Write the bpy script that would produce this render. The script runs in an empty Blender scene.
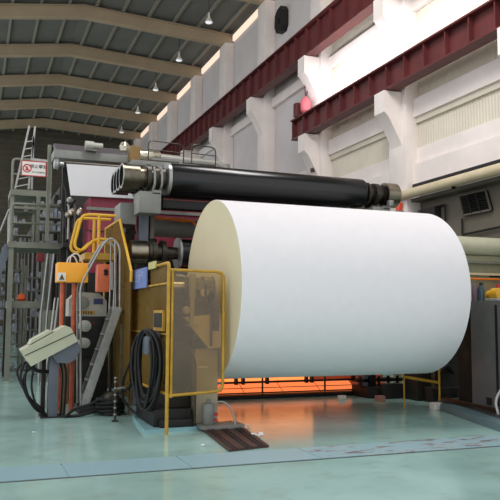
import bpy, bmesh, math, random
from mathutils import Vector, Matrix
random.seed(7)
sc = bpy.context.scene
COL = sc.collection
V = Vector
PI = math.pi

# ---------------------------------------------------------------- materials
def lin(c):
    return tuple(((v/255)/12.92 if v/255 <= .04045 else ((v/255+.055)/1.055)**2.4) for v in c)
MATS = {}
def mat(name, rgb, rough=.5, metal=0., noise=.12, scale=4., emit=0., ecol=None, bump=0., spec=.5, coat=0.):
    if name in MATS: return MATS[name]
    m = bpy.data.materials.new(name); m.use_nodes = True
    nt = m.node_tree; N = nt.nodes; L = nt.links
    b = N['Principled BSDF']
    c = lin(rgb)
    b.inputs['Roughness'].default_value = rough
    b.inputs['Metallic'].default_value = metal
    b.inputs['Specular IOR Level'].default_value = spec
    b.inputs['Coat Weight'].default_value = coat
    tc = N.new('ShaderNodeTexCoord')
    no = N.new('ShaderNodeTexNoise'); no.inputs['Scale'].default_value = scale
    no.inputs['Detail'].default_value = 6
    L.new(tc.outputs['Object'], no.inputs['Vector'])
    r = N.new('ShaderNodeValToRGB')
    r.color_ramp.elements[0].position = .3; r.color_ramp.elements[1].position = .7
    r.color_ramp.elements[0].color = (*[v*(1-noise) for v in c], 1)
    r.color_ramp.elements[1].color = (*[min(1, v*(1+noise)) for v in c], 1)
    L.new(no.outputs['Fac'], r.inputs['Fac'])
    L.new(r.outputs['Color'], b.inputs['Base Color'])
    if emit:
        b.inputs['Emission Color'].default_value = (*lin(ecol or rgb), 1)
        b.inputs['Emission Strength'].default_value = emit
    if bump:
        bp = N.new('ShaderNodeBump'); bp.inputs['Strength'].default_value = bump
        bp.inputs['Distance'].default_value = .02
        L.new(no.outputs['Fac'], bp.inputs['Height']); L.new(bp.outputs['Normal'], b.inputs['Normal'])
    MATS[name] = m
    return m

def floor_mat():
    m = bpy.data.materials.new('floor_paint'); m.use_nodes = True
    nt = m.node_tree; N = nt.nodes; L = nt.links; b = N['Principled BSDF']
    tc = N.new('ShaderNodeTexCoord')
    n1 = N.new('ShaderNodeTexNoise'); n1.inputs['Scale'].default_value = .9; n1.inputs['Detail'].default_value = 8
    L.new(tc.outputs['Object'], n1.inputs['Vector'])
    r = N.new('ShaderNodeValToRGB')
    r.color_ramp.elements[0].position = .3; r.color_ramp.elements[1].position = .72
    r.color_ramp.elements[0].color = (*lin((150, 188, 180)), 1)
    r.color_ramp.elements[1].color = (*lin((178, 216, 208)), 1)
    L.new(n1.outputs['Fac'], r.inputs['Fac'])
    # worn dusty zone next to the machine (a patch of dirt in the paint)
    n2 = N.new('ShaderNodeTexNoise'); n2.inputs['Scale'].default_value = 3.3; n2.inputs['Detail'].default_value = 10
    L.new(tc.outputs['Object'], n2.inputs['Vector'])
    r2 = N.new('ShaderNodeValToRGB')
    r2.color_ramp.elements[0].position = .52; r2.color_ramp.elements[1].position = .75
    r2.color_ramp.elements[0].color = (0, 0, 0, 1); r2.color_ramp.elements[1].color = (.35, .35, .35, 1)
    L.new(n2.outputs['Fac'], r2.inputs['Fac'])
    mx = N.new('ShaderNodeMixRGB'); mx.inputs['Color2'].default_value = (*lin((136, 148, 128)), 1)
    L.new(r2.outputs['Color'], mx.inputs['Fac']); L.new(r.outputs['Color'], mx.inputs['Color1'])
    L.new(mx.outputs['Color'], b.inputs['Base Color'])
    n3 = N.new('ShaderNodeTexNoise'); n3.inputs['Scale'].default_value = 2.2; n3.inputs['Detail'].default_value = 3
    L.new(tc.outputs['Object'], n3.inputs['Vector'])
    mr = N.new('ShaderNodeMapRange'); mr.inputs['To Min'].default_value = .1; mr.inputs['To Max'].default_value = .2
    L.new(n3.outputs['Fac'], mr.inputs['Value']); L.new(mr.outputs['Result'], b.inputs['Roughness'])
    bp = N.new('ShaderNodeBump'); bp.inputs['Strength'].default_value = .12; bp.inputs['Distance'].default_value = .01
    L.new(n3.outputs['Fac'], bp.inputs['Height']); L.new(bp.outputs['Normal'], b.inputs['Normal'])
    b.inputs['Specular IOR Level'].default_value = .75
    return m

def glass_mat(name, tint, body, fac=.2):
    m = bpy.data.materials.new(name); m.use_nodes = True
    nt = m.node_tree; N = nt.nodes; L = nt.links
    N.remove(N['Principled BSDF']); out = N['Material Output']
    tr = N.new('ShaderNodeBsdfTransparent'); tr.inputs['Color'].default_value = (*lin(tint), 1)
    di = N.new('ShaderNodeBsdfDiffuse'); di.inputs['Color'].default_value = (*lin(body), 1)
    gl = N.new('ShaderNodeBsdfGlossy'); gl.inputs['Roughness'].default_value = .12
    no = N.new('ShaderNodeTexNoise'); no.inputs['Scale'].default_value = 3
    mr = N.new('ShaderNodeMapRange'); mr.inputs['To Min'].default_value = fac*.6; mr.inputs['To Max'].default_value = fac*1.4
    L.new(no.outputs['Fac'], mr.inputs['Value'])
    m1 = N.new('ShaderNodeMixShader'); m2 = N.new('ShaderNodeMixShader')
    L.new(mr.outputs['Result'], m1.inputs['Fac']); L.new(tr.outputs[0], m1.inputs[1]); L.new(di.outputs[0], m1.inputs[2])
    m2.inputs['Fac'].default_value = .06
    L.new(m1.outputs[0], m2.inputs[1]); L.new(gl.outputs[0], m2.inputs[2]); L.new(m2.outputs[0], out.inputs['Surface'])
    return m

def plate_mat():
    m = bpy.data.materials.new('worn_blue_plate'); m.use_nodes = True
    nt = m.node_tree; N = nt.nodes; L = nt.links; b = N['Principled BSDF']
    ge = N.new('ShaderNodeNewGeometry')
    sp = N.new('ShaderNodeSeparateXYZ'); L.new(ge.outputs['Position'], sp.inputs[0])
    # rust is heavier on the plates by the roll track
    mr = N.new('ShaderNodeMapRange'); mr.inputs['From Min'].default_value = 3.0; mr.inputs['From Max'].default_value = 4.2
    mr.inputs['To Min'].default_value = -.1; mr.inputs['To Max'].default_value = .07
    L.new(sp.outputs['X'], mr.inputs['Value'])
    mp = N.new('ShaderNodeMapping'); mp.inputs['Scale'].default_value = (1.6, 5, 1)
    L.new(ge.outputs['Position'], mp.inputs['Vector'])
    no = N.new('ShaderNodeTexNoise'); no.inputs['Scale'].default_value = 1.5; no.inputs['Detail'].default_value = 8; no.inputs['Roughness'].default_value = .7
    L.new(mp.outputs[0], no.inputs['Vector'])
    ad = N.new('ShaderNodeMath'); L.new(no.outputs['Fac'], ad.inputs[0]); L.new(mr.outputs['Result'], ad.inputs[1])
    r = N.new('ShaderNodeValToRGB'); r.color_ramp.elements[0].position = .56; r.color_ramp.elements[1].position = .66
    r.color_ramp.elements[0].color = (*lin((150, 186, 194)), 1); r.color_ramp.elements[1].color = (*lin((104, 88, 96)), 1)
    e = r.color_ramp.elements.new(.6); e.color = (*lin((176, 192, 194)), 1)
    L.new(ad.outputs[0], r.inputs['Fac']); L.new(r.outputs['Color'], b.inputs['Base Color'])
    b.inputs['Roughness'].default_value = .35
    return m

CONC = mat('white_concrete', (230, 222, 216), .8, noise=.06, scale=1.2)
PANEL = mat('grey_wall_panel', (204, 200, 198), .8, noise=.07, scale=.6)
CORR = mat('cream_corrugated', (208, 201, 184), .7, noise=.06, scale=1)
LOWW = mat('olive_grey_wall', (104, 99, 86), .8, noise=.15, scale=1)
ENDW = mat('dark_end_cladding', (86, 82, 68), .8, noise=.15, scale=1)
ROOF = mat('roof_sheet', (112, 112, 106), .75, noise=.12, scale=.5)
RAFT = mat('beige_rafter', (176, 158, 130), .7, noise=.08, scale=.8)
PURL = mat('olive_purlin', (142, 138, 124), .7)
MAROON = mat('maroon_steel', (92, 38, 38), .5, noise=.18, scale=2)
PINK = mat('pink_paint', (232, 120, 130), .5)
PAPER = mat('white_paper', (240, 238, 240), .85, noise=.015, scale=6)
PAPEREND = mat('cream_paper_end', (226, 216, 182), .9, noise=.03, scale=1.5)
BLACKR = mat('black_rubber', (15, 16, 17), .24, noise=.2, scale=2)
CHROME = mat('chrome', (158, 152, 136), .3, 1., noise=.2, scale=6)
DSTEEL = mat('dark_steel', (72, 68, 60), .38, .75, noise=.3, scale=8)
DARK = mat('dark_machine', (38, 37, 34), .6, .2, noise=.4, scale=3)
BROWND = mat('brown_machine', (84, 72, 50), .6, .1, noise=.35, scale=6)
GREYM = mat('grey_enamel', (128, 130, 124), .45, noise=.14, scale=3)
GREYL = mat('light_grey_enamel', (170, 172, 160), .45, noise=.08, scale=3)
GREYG = mat('grey_green_rail', (122, 124, 110), .5, noise=.15, scale=3)
GALV = mat('galvanised', (158, 160, 156), .35, .6, noise=.15, scale=9)
BLUEG = mat('blue_grey_enamel', (94, 102, 112), .45, noise=.1, scale=3)
BURG = mat('burgundy_panel', (142, 46, 66), .5, noise=.12, scale=2)
YEL = mat('yellow_paint', (224, 172, 40), .4, noise=.1, scale=5)
OLIVEY = mat('dirty_yellow_paint', (188, 146, 44), .5, noise=.2, scale=8)
ORY = mat('orange_yellow_paint', (255, 172, 34), .4, noise=.06)
SALM = mat('salmon_orange', (240, 124, 80), .45, noise=.12)
ORP = mat('orange_post', (188, 92, 58), .5, noise=.3, scale=8)
BEIGE = mat('console_beige', (188, 190, 164), .45, noise=.05)
RUBHOSE = mat('black_hose', (9, 9, 10), .6, noise=.2)
RUST = mat('rust_brown_plate', (74, 50, 46), .5, .2, noise=.25, scale=7)
BLACK = mat('black_slot', (12, 11, 11), .6)
LBLUE = mat('light_blue_plinth', (138, 184, 190), .4, noise=.06)
KERB = mat('kerb_blue_grey', (92, 118, 124), .5, noise=.1)
INSUL = mat('pipe_grey', (150, 150, 142), .4, .3, noise=.1)
FOIL = mat('foil_wrap', (200, 194, 176), .25, .9, noise=.25, scale=10, bump=.6)
PIPEB = mat('beige_pipe', (206, 192, 160), .5, noise=.06)
REDC = mat('sign_red', (196, 40, 50), .5, noise=.02)
WHITE = mat('white_plastic', (228, 226, 220), .5, noise=.04)
BLUES = mat('sign_blue', (104, 130, 190), .5, noise=.1, scale=20)
CABL = mat('white_cable', (206, 206, 204), .5)
CLUT = mat('blue_white_goods', (150, 156, 168), .5, noise=.6, scale=6)
ORANGE = mat('orange_pipe', (236, 122, 24), .4, noise=.05)
REDO = mat('red_beacon', (220, 70, 36), .4)
GLASSA = glass_mat('amber_plexiglass', (196, 168, 112), (160, 132, 74), .42)
GLASSF = glass_mat('smoky_plexiglass', (242, 228, 194), (130, 112, 70), .07)
HEAT = mat('glowing_heater', (255, 120, 50), .5, emit=.95, ecol=(255, 158, 84), noise=.1)
HEATD = mat('dim_glowing_heater', (220, 80, 40), .5, emit=.8, ecol=(250, 132, 74), noise=.1)
EAVE = mat('eave_skylight', (240, 220, 200), .5, emit=.75, ecol=(250, 214, 190), noise=.02)
HEATX = mat('nearly_dark_heater', (120, 60, 40), .5, emit=.16, ecol=(230, 96, 60))
LAMPG = mat('lamp_glass', (240, 240, 240), .4, emit=.55, ecol=(235, 240, 245), noise=.01)

# ---------------------------------------------------------------- mesh builder
class MB:
    def __init__(s): s.v = []; s.f = []; s.sm = []
    def add(s, vs, fs, smooth=False):
        o = len(s.v); s.v += [V(v) for v in vs]
        for f in fs: s.f.append([i+o for i in f]); s.sm.append(smooth)
        return s
    def box(s, x0, x1, y0, y1, z0, z1, bev=0.):
        if bev <= 0:
            vs = [(x, y, z) for z in (z0, z1) for y in (y0, y1) for x in (x0, x1)]
            return s.add(vs, [(0,2,3,1),(4,5,7,6),(0,1,5,4),(2,6,7,3),(0,4,6,2),(1,3,7,5)])
        bm = bmesh.new()
        bmesh.ops.create_cube(bm, size=1)
        for v in bm.verts:
            v.co = V(((x0+x1)/2+v.co.x*(x1-x0), (y0+y1)/2+v.co.y*(y1-y0), (z0+z1)/2+v.co.z*(z1-z0)))
        bmesh.ops.bevel(bm, geom=bm.edges[:], offset=bev, segments=2, affect='EDGES', profile=.6)
        bm.verts.index_update()
        s.add([v.co.copy() for v in bm.verts], [[v.index for v in f.verts] for f in bm.faces])
        bm.free(); return s
    def bar(s, a, b, w, h, up=(0,0,1)):
        a, b = V(a), V(b); d = (b-a).normalized(); u = V(up)
        if abs(d.dot(u)) > .98: u = V((1,0,0))
        r = d.cross(u).normalized(); u = r.cross(d).normalized()
        vs = []
        for p in (a, b):
            for i, j in ((-1,-1),(1,-1),(1,1),(-1,1)): vs.append(p+r*i*w/2+u*j*h/2)
        return s.add(vs, [(0,1,2,3),(7,6,5,4),(0,4,5,1),(1,5,6,2),(2,6,7,3),(3,7,4,0)])
    def lathe(s, a, d, prof, n=24, caps=True):
        a, d = V(a), V(d).normalized()
        u = V((0,0,1)) if abs(d.z) < .9 else V((1,0,0))
        r = d.cross(u).normalized(); u = r.cross(d).normalized()
        o = len(s.v); vs = []; fs = []
        for t, R in prof:
            for k in range(n):
                an = 2*PI*k/n
                vs.append(a+d*t+r*R*math.cos(an)+u*R*math.sin(an))
        for i in range(len(prof)-1):
            for k in range(n):
                k2 = (k+1) % n
                fs.append((i*n+k, i*n+k2, (i+1)*n+k2, (i+1)*n+k))
        s.add(vs, fs, True)
        if caps:
            s.f.append([o+k for k in range(n)][::-1]); s.sm.append(False)
            s.f.append([o+(len(prof)-1)*n+k for k in range(n)]); s.sm.append(False)
        return s
    def cyl(s, a, b, r, n=16):
        a, b = V(a), V(b)
        return s.lathe(a, b-a, [(0, r), ((b-a).length, r)], n)
    def tube(s, pts, r, n=8, closed=False):
        pts = [V(p) for p in pts]; m = len(pts)
        vs = []; fs = []; pu = None
        for i, p in enumerate(pts):
            if closed: d = pts[(i+1) % m]-pts[i-1]
            else: d = pts[min(i+1, m-1)]-pts[max(i-1, 0)]
            d.normalize()
            if pu is None:
                pu = V((0,0,1)) if abs(d.z) < .9 else V((1,0,0))
            q = d.cross(pu)
            if q.length < 1e-4: q = d.cross(V((0,1,0)))
            q.normalize(); pu = q.cross(d).normalized()
            for k in range(n):
                an = 2*PI*k/n; vs.append(p+q*r*math.cos(an)+pu*r*math.sin(an))
        for i in range(m if closed else m-1):
            i2 = (i+1) % m
            for k in range(n):
                k2 = (k+1) % n; fs.append((i*n+k, i2*n+k, i2*n+k2, i*n+k2))
        s.add(vs, fs, True)
        if not closed:
            o = len(s.v)-m*n
            s.f.append([o+k for k in range(n)]); s.sm.append(False)
            s.f.append([o+(m-1)*n+k for k in range(n)][::-1]); s.sm.append(False)
        return s
    def prism(s, pts, ext):
        n = len(pts); e = V(ext); pts = [V(p) for p in pts]
        vs = pts+[p+e for p in pts]
        fs = [list(range(n))[::-1], [n+i for i in range(n)]]
        for i in range(n):
            j = (i+1) % n; fs.append([i, j, n+j, n+i])
        return s.add(vs, fs)

def rnd(pts, r=.08, k=4, closed=False):
    """round the corners of a polyline"""
    pts = [V(p) for p in pts]; out = []; n = len(pts)
    for i, p in enumerate(pts):
        if not closed and i in (0, n-1): out.append(p); continue
        a = pts[i-1]; b = pts[(i+1) % n]
        da = (a-p); db = (b-p); ra = min(r, da.length*.45); rb = min(r, db.length*.45)
        A = p+da.normalized()*ra; B = p+db.normalized()*rb
        for t in range(k+1):
            t /= k; out.append(A*(1-t)**2+p*2*t*(1-t)+B*t*t)
    return out

def obj(name, mb, m, parent=None):
    me = bpy.data.meshes.new(name)
    if parent is None:
        xs = [v.x for v in mb.v]; ys = [v.y for v in mb.v]; zs = [v.z for v in mb.v]
        o0 = V(((min(xs)+max(xs))/2, (min(ys)+max(ys))/2, min(zs)))
    else:
        o0 = wpos(parent)
    me.from_pydata([v-o0 for v in mb.v], [], mb.f)
    me.polygons.foreach_set('use_smooth', mb.sm)
    bm = bmesh.new(); bm.from_mesh(me); bmesh.ops.recalc_face_normals(bm, faces=bm.faces[:]); bm.to_mesh(me); bm.free()
    me.materials.append(m); me.set_sharp_from_angle(angle=math.radians(38)); me.update()
    o = bpy.data.objects.new(name, me); COL.objects.link(o)
    if parent is None: o.location = o0
    else: o.parent = parent
    return o
WP = {}
def wpos(o):
    p = V(o.location)
    while o.parent: o = o.parent; p += V(o.location)
    return p
def thing(name, label, cat, loc, group=None):
    o = bpy.data.objects.new(name, None); COL.objects.link(o); o.empty_display_size = .2
    o.location = loc; o['label'] = label; o['category'] = cat
    if group: o['group'] = group
    return o
def single(name, mb, m, label, cat, group=None):
    o = obj(name, mb, m); o['label'] = label; o['category'] = cat
    if group: o['group'] = group
    return o
def struct(name, mb, m):
    o = obj(name, mb, m); o['kind'] = 'structure'; return o
def text_mesh(s, size, m, parent, loc, rot, name='lettering'):
    cu = bpy.data.curves.new(name, 'FONT'); cu.body = s; cu.size = size
    cu.align_x = 'CENTER'; cu.align_y = 'CENTER'; cu.extrude = .002
    t = bpy.data.objects.new(name, cu); COL.objects.link(t)
    dg = bpy.context.evaluated_depsgraph_get()
    me = bpy.data.meshes.new_from_object(t.evaluated_get(dg))
    COL.objects.unlink(t); bpy.data.objects.remove(t)
    me.materials.clear(); me.materials.append(m)
    me.transform(Matrix.Translation(V(loc)-wpos(parent)) @ rot.to_matrix().to_4x4())
    o = bpy.data.objects.new(name, me); COL.objects.link(o); o.parent = parent
    return o
from mathutils import Euler
FACE_Y = Euler((PI/2, 0, 0))          # text readable from -Y
FACE_X = Euler((PI/2, 0, -PI/2))      # text readable from -X

# ================================================================ SETTING
Y1 = 66.
XW = 13.3
struct('floor', MB().box(-9, 14, -4, Y1, -.2, 0), floor_mat())
# right wall : upper painted cladding, lower dark painted zone
struct('wall_right', MB().box(XW, XW+.3, 2, Y1, 5.4, 16.6), PANEL)
struct('wall_right', MB().box(XW, XW+.3, 2, Y1, 0, 5.4), LOWW)
w = MB().box(-9, 13.6, Y1, Y1+.3, 0, 19.0)
for i in range(36):
    w.box(-9, 13.3, Y1-.12, Y1, .3+i*.5, .5+i*.5)
struct('wall_far', w, ENDW)
# corrugated bays by the crane brackets
def corr(y0, y1, z0, z1, xf=XW-.04):
    m = MB(); n = int((y1-y0)/.13); dy = (y1-y0)/n
    for i in range(n):
        a = y0+i*dy
        m.prism([(xf, a, z0), (xf-.022, a+dy*.25, z0), (xf-.022, a+dy*.6, z0), (xf, a+dy*.85, z0), (xf, a+dy, z0), (xf+.039, a+dy, z0), (xf+.039, a, z0)], (0, 0, z1-z0))
    return m
cols = [14., 20., 26., 32., 38., 44., 50., 56., 62.]
k = 1
for a, b in ((8., 13.6), (14.4, 19.6), (20.4, 25.6)):
    struct(f'wall_right', corr(a, b, 7.05, 8.0), CORR)
    struct(f'wall_right', corr(a, b, 8.65, 11.6), CORR)
    struct(f'wall_right', corr(a, b, 12.05, 15.0), CORR)
def trim(mb, m):
    global k
    o = struct(f'trim_{k}', mb, m); k += 1; return o
# longitudinal wall beams
trim(MB().box(13.1, XW, 5, Y1, 11.62, 12.05), CONC)
trim(MB().box(13.08, XW, 5, 26, 8.05, 8.65), CONC)
trim(MB().box(13.16, XW, 5, 26, 7.86, 8.05), CORR)
trim(MB().box(13.2, XW, 5, 26, 6.5, 7.05), CONC)
trim(MB().box(13.04, XW, 5, 26, 5.85, 6.5), CONC)
trim(MB().box(12.98, XW, 26, Y1, 7.3, 7.8), CONC)
trim(MB().box(13.0, XW, 5, 26, 5.74, 5.85), DARK)
trim(MB().box(12.95, XW, 8, 19.6, 5.28, 5.38), LOWW)
# eave light strip
for i, y in enumerate(cols[:-1]):
    struct(f'window_{i+1}', MB().box(13.2, 13.42, y+.55, y+5.45, 17.12, 17.45), EAVE)
struct('wall_right', MB().box(XW, XW+.3, 2, Y1, 17.45, 17.84), ROOF)
struct('wall_right', MB().box(XW, XW+.3, 2, Y1, 16.6, 17.12), PANEL)
# columns with two levels of crane brackets
for y in cols:
    c = MB().box(12.78, XW, y-.52, y+.52, 0, 17.0, .03)
    for zt in (12.12, 8.91):
        if zt < 10 and y > 27: continue
        c.prism([(12.8, y-.3, zt-1.9), (12.78, y-.3, zt-1.75), (12.28, y-.3, zt-.85), (12.12, y-.3, zt-.7), (12.12, y-.3, zt), (12.9, y-.3, zt), (12.9, y-.3, zt-1.9)], (0, .6, 0))
    trim(c, CONC)
# roof
RX, RZ = 5.0, 17.27
def roofz(x): return RZ-(x-RX)*.05 if x > RX else RZ-(RX-x)*.15
def roofslab(x0, x1, y0, y1, t=.08, dz=.95):
    m = MB()
    m.prism([(x0, y0, roofz(x0)+dz), (x1, y0, roofz(x1)+dz), (x1, y0, roofz(x1)+dz+t), (x0, y0, roofz(x0)+dz+t)], (0, y1-y0, 0))
    return m
RY0 = .5
struct('ceiling', roofslab(-3.6, RX, RY0, Y1), ROOF)
struct('ceiling', roofslab(RX, 13.6, RY0, Y1), ROOF)
for y in cols:                                   # rafters : tapered beams, welded flanges
    r = MB()
    for x0, x1 in ((-3.3, RX), (RX, 13.3)):
        def zz(x): return roofz(x)-.0
        deep = .55
        a, b = (x0, x1)
        zb = lambda x: roofz(x)+.16
        r.prism([(a, y-.09, zb(a)), (b, y-.09, zb(b)), (b, y-.09, roofz(b)+.78), (a, y-.09, roofz(a)+.78)], (0, .18, 0))
        r.prism([(a, y-.2, zb(a)-.05), (b, y-.2, zb(b)-.05), (b, y-.2, zb(b)), (a, y-.2, zb(a))], (0, .4, 0))
        r.prism([(a, y-.2, roofz(a)+.74), (b, y-.2, roofz(b)+.74), (b, y-.2, roofz(b)+.8), (a, y-.2, roofz(a)+.8)], (0, .4, 0))
    trim(r, RAFT)
for i in range(12):
    x = -2.9+i*1.42
    trim(MB().box(x-.07, x+.07, RY0, Y1, roofz(x)+.81, roofz(x)+.94), PURL)

# crane beams ------------------------------------------------------------
def crane_beam(y0, y1, zb, zt, label, step):
    t = thing('crane_beam', label, 'beam', (12.4, (y0+y1)/2, zb), 'maroon crane runway beams')
    obj('web', MB().box(12.37, 12.43, y0, y1, zb+.06, zt-.06), MAROON, t)
    obj('flange', MB().box(12.18, 12.62, y0, y1, zb, zb+.06), MAROON, t)
    obj('flange', MB().box(12.14, 12.66, y0, y1, zt-.06, zt), MAROON, t)
    n = int((y1-y0)/step)
    for i in range(n+1):
        y = y0+.05+i*(y1-y0-.1)/n
        obj('stiffener', MB().box(12.2, 12.6, y-.025, y+.025, zb+.06, zt-.06), MAROON, t)
    return t
crane_beam(5, 27.1, 8.93, 9.78, 'maroon steel crane beam, lower of the two, ending beside the white column', 1.05)
crane_beam(11, Y1-.3, 12.14, 13.35, 'long maroon steel crane beam, higher one running away under the roof', 1.05)

# hook buffer hanging over the lower beam's end
t = thing('crane_hook', 'pink hook block hanging on cable over the end of the lower crane beam', 'hook', (12.45, 26.7, 9.87))
obj('hook_block', MB().lathe((12.42, 26.2, 9.88), (0, 0, 1), [(0, .1), (.1, .2), (.45, .22), (.6, .16), (.7, .05)], 16), PINK, t)
obj('cable', MB().tube([(12.42, 26.2, 10.55), (12.4, 26.25, 11.2), (12.3, 26.4, 11.9)], .025, 6).tube([(12.42, 26.2, 10.55), (12.62, 26.3, 11.1), (12.55, 26.45, 11.95)], .025, 6), MAROON, t)
obj('counterweight', MB().box(12.2, 12.5, 26.65, 26.95, 9.87, 10.45, .03), MAROON, t)

# dark extractor fan high on the wall
t = thing('wall_fan', 'dark oval ventilation fan high on the wall above the crane beam', 'fan', (13.1, 30.0, 14.6))
obj('housing', MB().prism([(12.98, 29.9, 15.2), (12.98, 30.1, 14.95), (12.98, 30.6, 14.98), (12.98, 30.85, 15.35), (12.98, 30.8, 15.9), (12.98, 30.5, 16.1), (12.98, 30.1, 16.15), (12.98, 29.9, 15.9)], (.34, 0, 0)), BLACK, t)
obj('hub', MB().cyl((12.9, 30.35, 15.5), (12.99, 30.35, 15.5), .12), DARK, t)

# pendant lamps ------------------------------------------------------------
ordn = ['nearest and largest of the five hanging roof lamps', 'second nearest of the five hanging roof lamps', 'middle one of the five hanging roof lamps', 'second farthest of the five hanging roof lamps', 'farthest and smallest of the five hanging roof lamps']
for i, (x, y) in enumerate([(10.35, 32.9), (10.4, 38.6), (10.45, 44.4), (10.5, 50.), (10.5, 56.)]):
    z = 16.0
    t = thing('pendant_lamp', 'white bell lamp, '+ordn[i], 'lamp', (x, y, z), 'hanging roof lamps')
    obj('shade', MB().lathe((x, y, z), (0, 0, 1), [(0, .2), (.03, .2), (.13, .14), (.22, .08), (.3, .06), (.5, .03)], 20), WHITE, t)
    obj('bulb_glass', MB().lathe((x, y, z-.05), (0, 0, 1), [(0, .08), (.03, .16), (.045, .17)], 20), LAMPG, t)
    obj('cord', MB().cyl((x, y, z+.5), (x, y, roofz(x)+.96), .015, 6), DARK, t)

# ---------------------------------------------------------------- right background
t = thing('wall_pipe', 'long beige pipe running along the right wall below the white ledge', 'pipe', (12.72, 14, 5.38))
obj('run', MB().cyl((12.72, 5, 5.5), (12.72, 26, 5.5), .15, 20), PIPEB, t)
for y in (8, 11, 14, 17, 20.8, 24):
    obj('bracket', MB().box(12.68, XW, y-.04, y+.04, 5.3, 5.36).box(12.68, 12.76, y-.04, y+.04, 5.3, 5.4), GREYG, t)
# louver / window bank set in the lower wall
t = thing('louvre_vent', 'dark tilted louvre panel on the lower right wall', 'vent', (13.2, 16.7, 4.6))
lc = [V((13.2, 17.39, 5.16)), V((13.2, 16.22, 5.16)), V((13.2, 16.02, 4.58)), V((13.2, 17.2, 4.58))]
for i in range(4): obj('frame_bar', MB().bar(lc[i], lc[(i+1) % 4], .045, .04, (1, 0, 0)), LOWW, t)
lv = MB()
for i in range(8):
    f = (i+.5)/8; lv.bar(lc[0].lerp(lc[3], f), lc[1].lerp(lc[2], f), .07, .012, (.6, 0, 1))
obj('slats', lv, DARK, t)
obj('backing', MB().prism([p+V((.05, 0, 0)) for p in lc], (.05, 0, 0)), BLACK, t)
for f in (.33, .66): obj('mullion', MB().bar(lc[0].lerp(lc[1], f)-V((.03, 0, 0)), lc[3].lerp(lc[2], f)-V((.03, 0, 0)), .02, .02, (1, 0, 0)), DARK, t)
t = thing('conduit_frame', 'thin black conduit running in an angular loop below the louvre panel', 'conduit', (13.2, 16, 4.0))
obj('conduit', MB().tube(rnd([(13.22, 17.3, 4.5), (13.22, 17.3, 4.02), (13.22, 15.3, 4.08)], .04), .03, 6), BLACK, t)
obj('conduit', MB().tube(rnd([(13.22, 19.8, 5.0), (13.22, 18.1, 5.02), (13.22, 18.1, 4.1)], .04), .03, 6), BLACK, t)
single('dark_window_box', MB().box(13.05, XW, 18.4, 19.2, 4.4, 5.0, .02), DARK, 'small dark square cabinet on the wall behind the top of the roll', 'cabinet')
t = thing('warning_beacon', 'orange red beacon on the white column above the roll', 'beacon', (12.68, 19.9, 5.02))
obj('dome', MB().lathe((12.66, 19.75, 5.02), (0, 0, 1), [(0, .1), (.2, .11), (.27, .07), (.3, .02)], 16), REDO, t)
obj('bracket', MB().box(12.55, 12.8, 19.65, 19.85, 4.97, 5.02), GREYM, t)
single('junction_box', MB().box(12.55, 12.78, 25.75, 26.05, 7.42, 7.78, .02), RUST, 'small brown junction box on the column beyond the black roller', 'box')

# machine enclosure across the hall behind the roll, right
t = thing('machine_enclosure', 'olive panelled enclosure with rounded pale duct on top right of the roll', 'enclosure', (10.9, 15.3, 0))
obj('panel', MB().box(9.7, 13.2, 15.1, 15.5, 0, 3.2), mat('olive_panel', (150, 150, 122), .6), t)
obj('duct', MB().cyl((8.9, 15.25, 3.45), (13.2, 15.25, 3.45), .25, 24), mat('pale_duct', (196, 196, 170), .35, noise=.05), t)
obj('ledge', MB().box(8.9, 13.2, 14.98, 15.1, 3.0, 3.06), GREYG, t)
obj('ledge', MB().box(8.9, 13.2, 15.0, 15.1, 2.7, 2.76), PIPEB, t)
obj('dark_plate', MB().box(12.35, 12.9, 15.06, 15.1, 2.66, 2.72), BLACK, t)
obj('orange_rail', MB().cyl((8.9, 14.95, 2.6), (13.2, 14.95, 2.6), .025, 8), ORANGE, t)
obj('lower_panel', MB().box(11.9, 13.2, 15.02, 15.1, 1.9, 2.5), mat('tan_panel', (146, 124, 92), .6), t)

# grey control cabinets right
t = thing('control_cabinet', 'wide dull grey control cabinet right of the roll', 'cabinet', (8.5, 9.2, .1))
b_ = obj('body', MB().box(8.05, 9.0, 8.0, 10.36, .1, 1.92, .01), mat('dull_grey_cabinet', (94, 98, 100), .5, noise=.1), t)
obj('door_gap', MB().box(8.035, 8.05, 9.68, 9.72, .2, 1.85), BLACK, b_)
obj('dark_socket', MB().box(8.03, 8.05, 9.86, 9.97, .2, .32), BLACK, b_)
t = thing('side_cabinet', 'lighter grey wall box with black edge at the right border', 'cabinet', (7.95, 8.8, .5))
obj('body', MB().box(7.88, 8.03, 8.1, 9.42, .56, 1.4, .01), mat('light_grey_box', (140, 146, 142), .5), t)
obj('edge_strip', MB().box(7.95, 8.03, 8.05, 9.5, .5, 1.47), BLACK, t)
t = thing('pump_motor', 'yellow motor on grey foot on top of the grey cabinet', 'motor', (8.3, 9.75, 1.92))
obj('body', MB().lathe((8.3, 9.85, 2.04), (0, 1, 0), [(0, .04), (.02, .1), (.2, .1), (.22, .05)], 20), YEL, t)
obj('body', MB().lathe((8.36, 10.1, 2.02), (0, 1, 0), [(0, .04), (.02, .085), (.14, .085), (.16, .05)], 16), YEL, t)
obj('foot', MB().box(8.17, 8.43, 9.8, 10.1, 1.92, 1.965, .01), GREYL, t)
obj('cap', MB().cyl((8.32, 9.95, 2.13), (8.32, 9.95, 2.2), .035, 10), REDC, t)
t = thing('oil_bottle', 'dark teal bottle on the grey cabinet beside the roll', 'bottle', (8.3, 10.15, 1.92))
obj('body', MB().lathe((8.16, 10.2, 1.92), (0, 0, 1), [(0, .055), (.2, .055), (.25, .03), (.28, .03)], 14), mat('teal_plastic', (52, 82, 92), .4), t)
obj('cap', MB().cyl((8.16, 10.2, 2.2), (8.16, 10.2, 2.23), .033, 10), BLACK, t)
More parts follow.
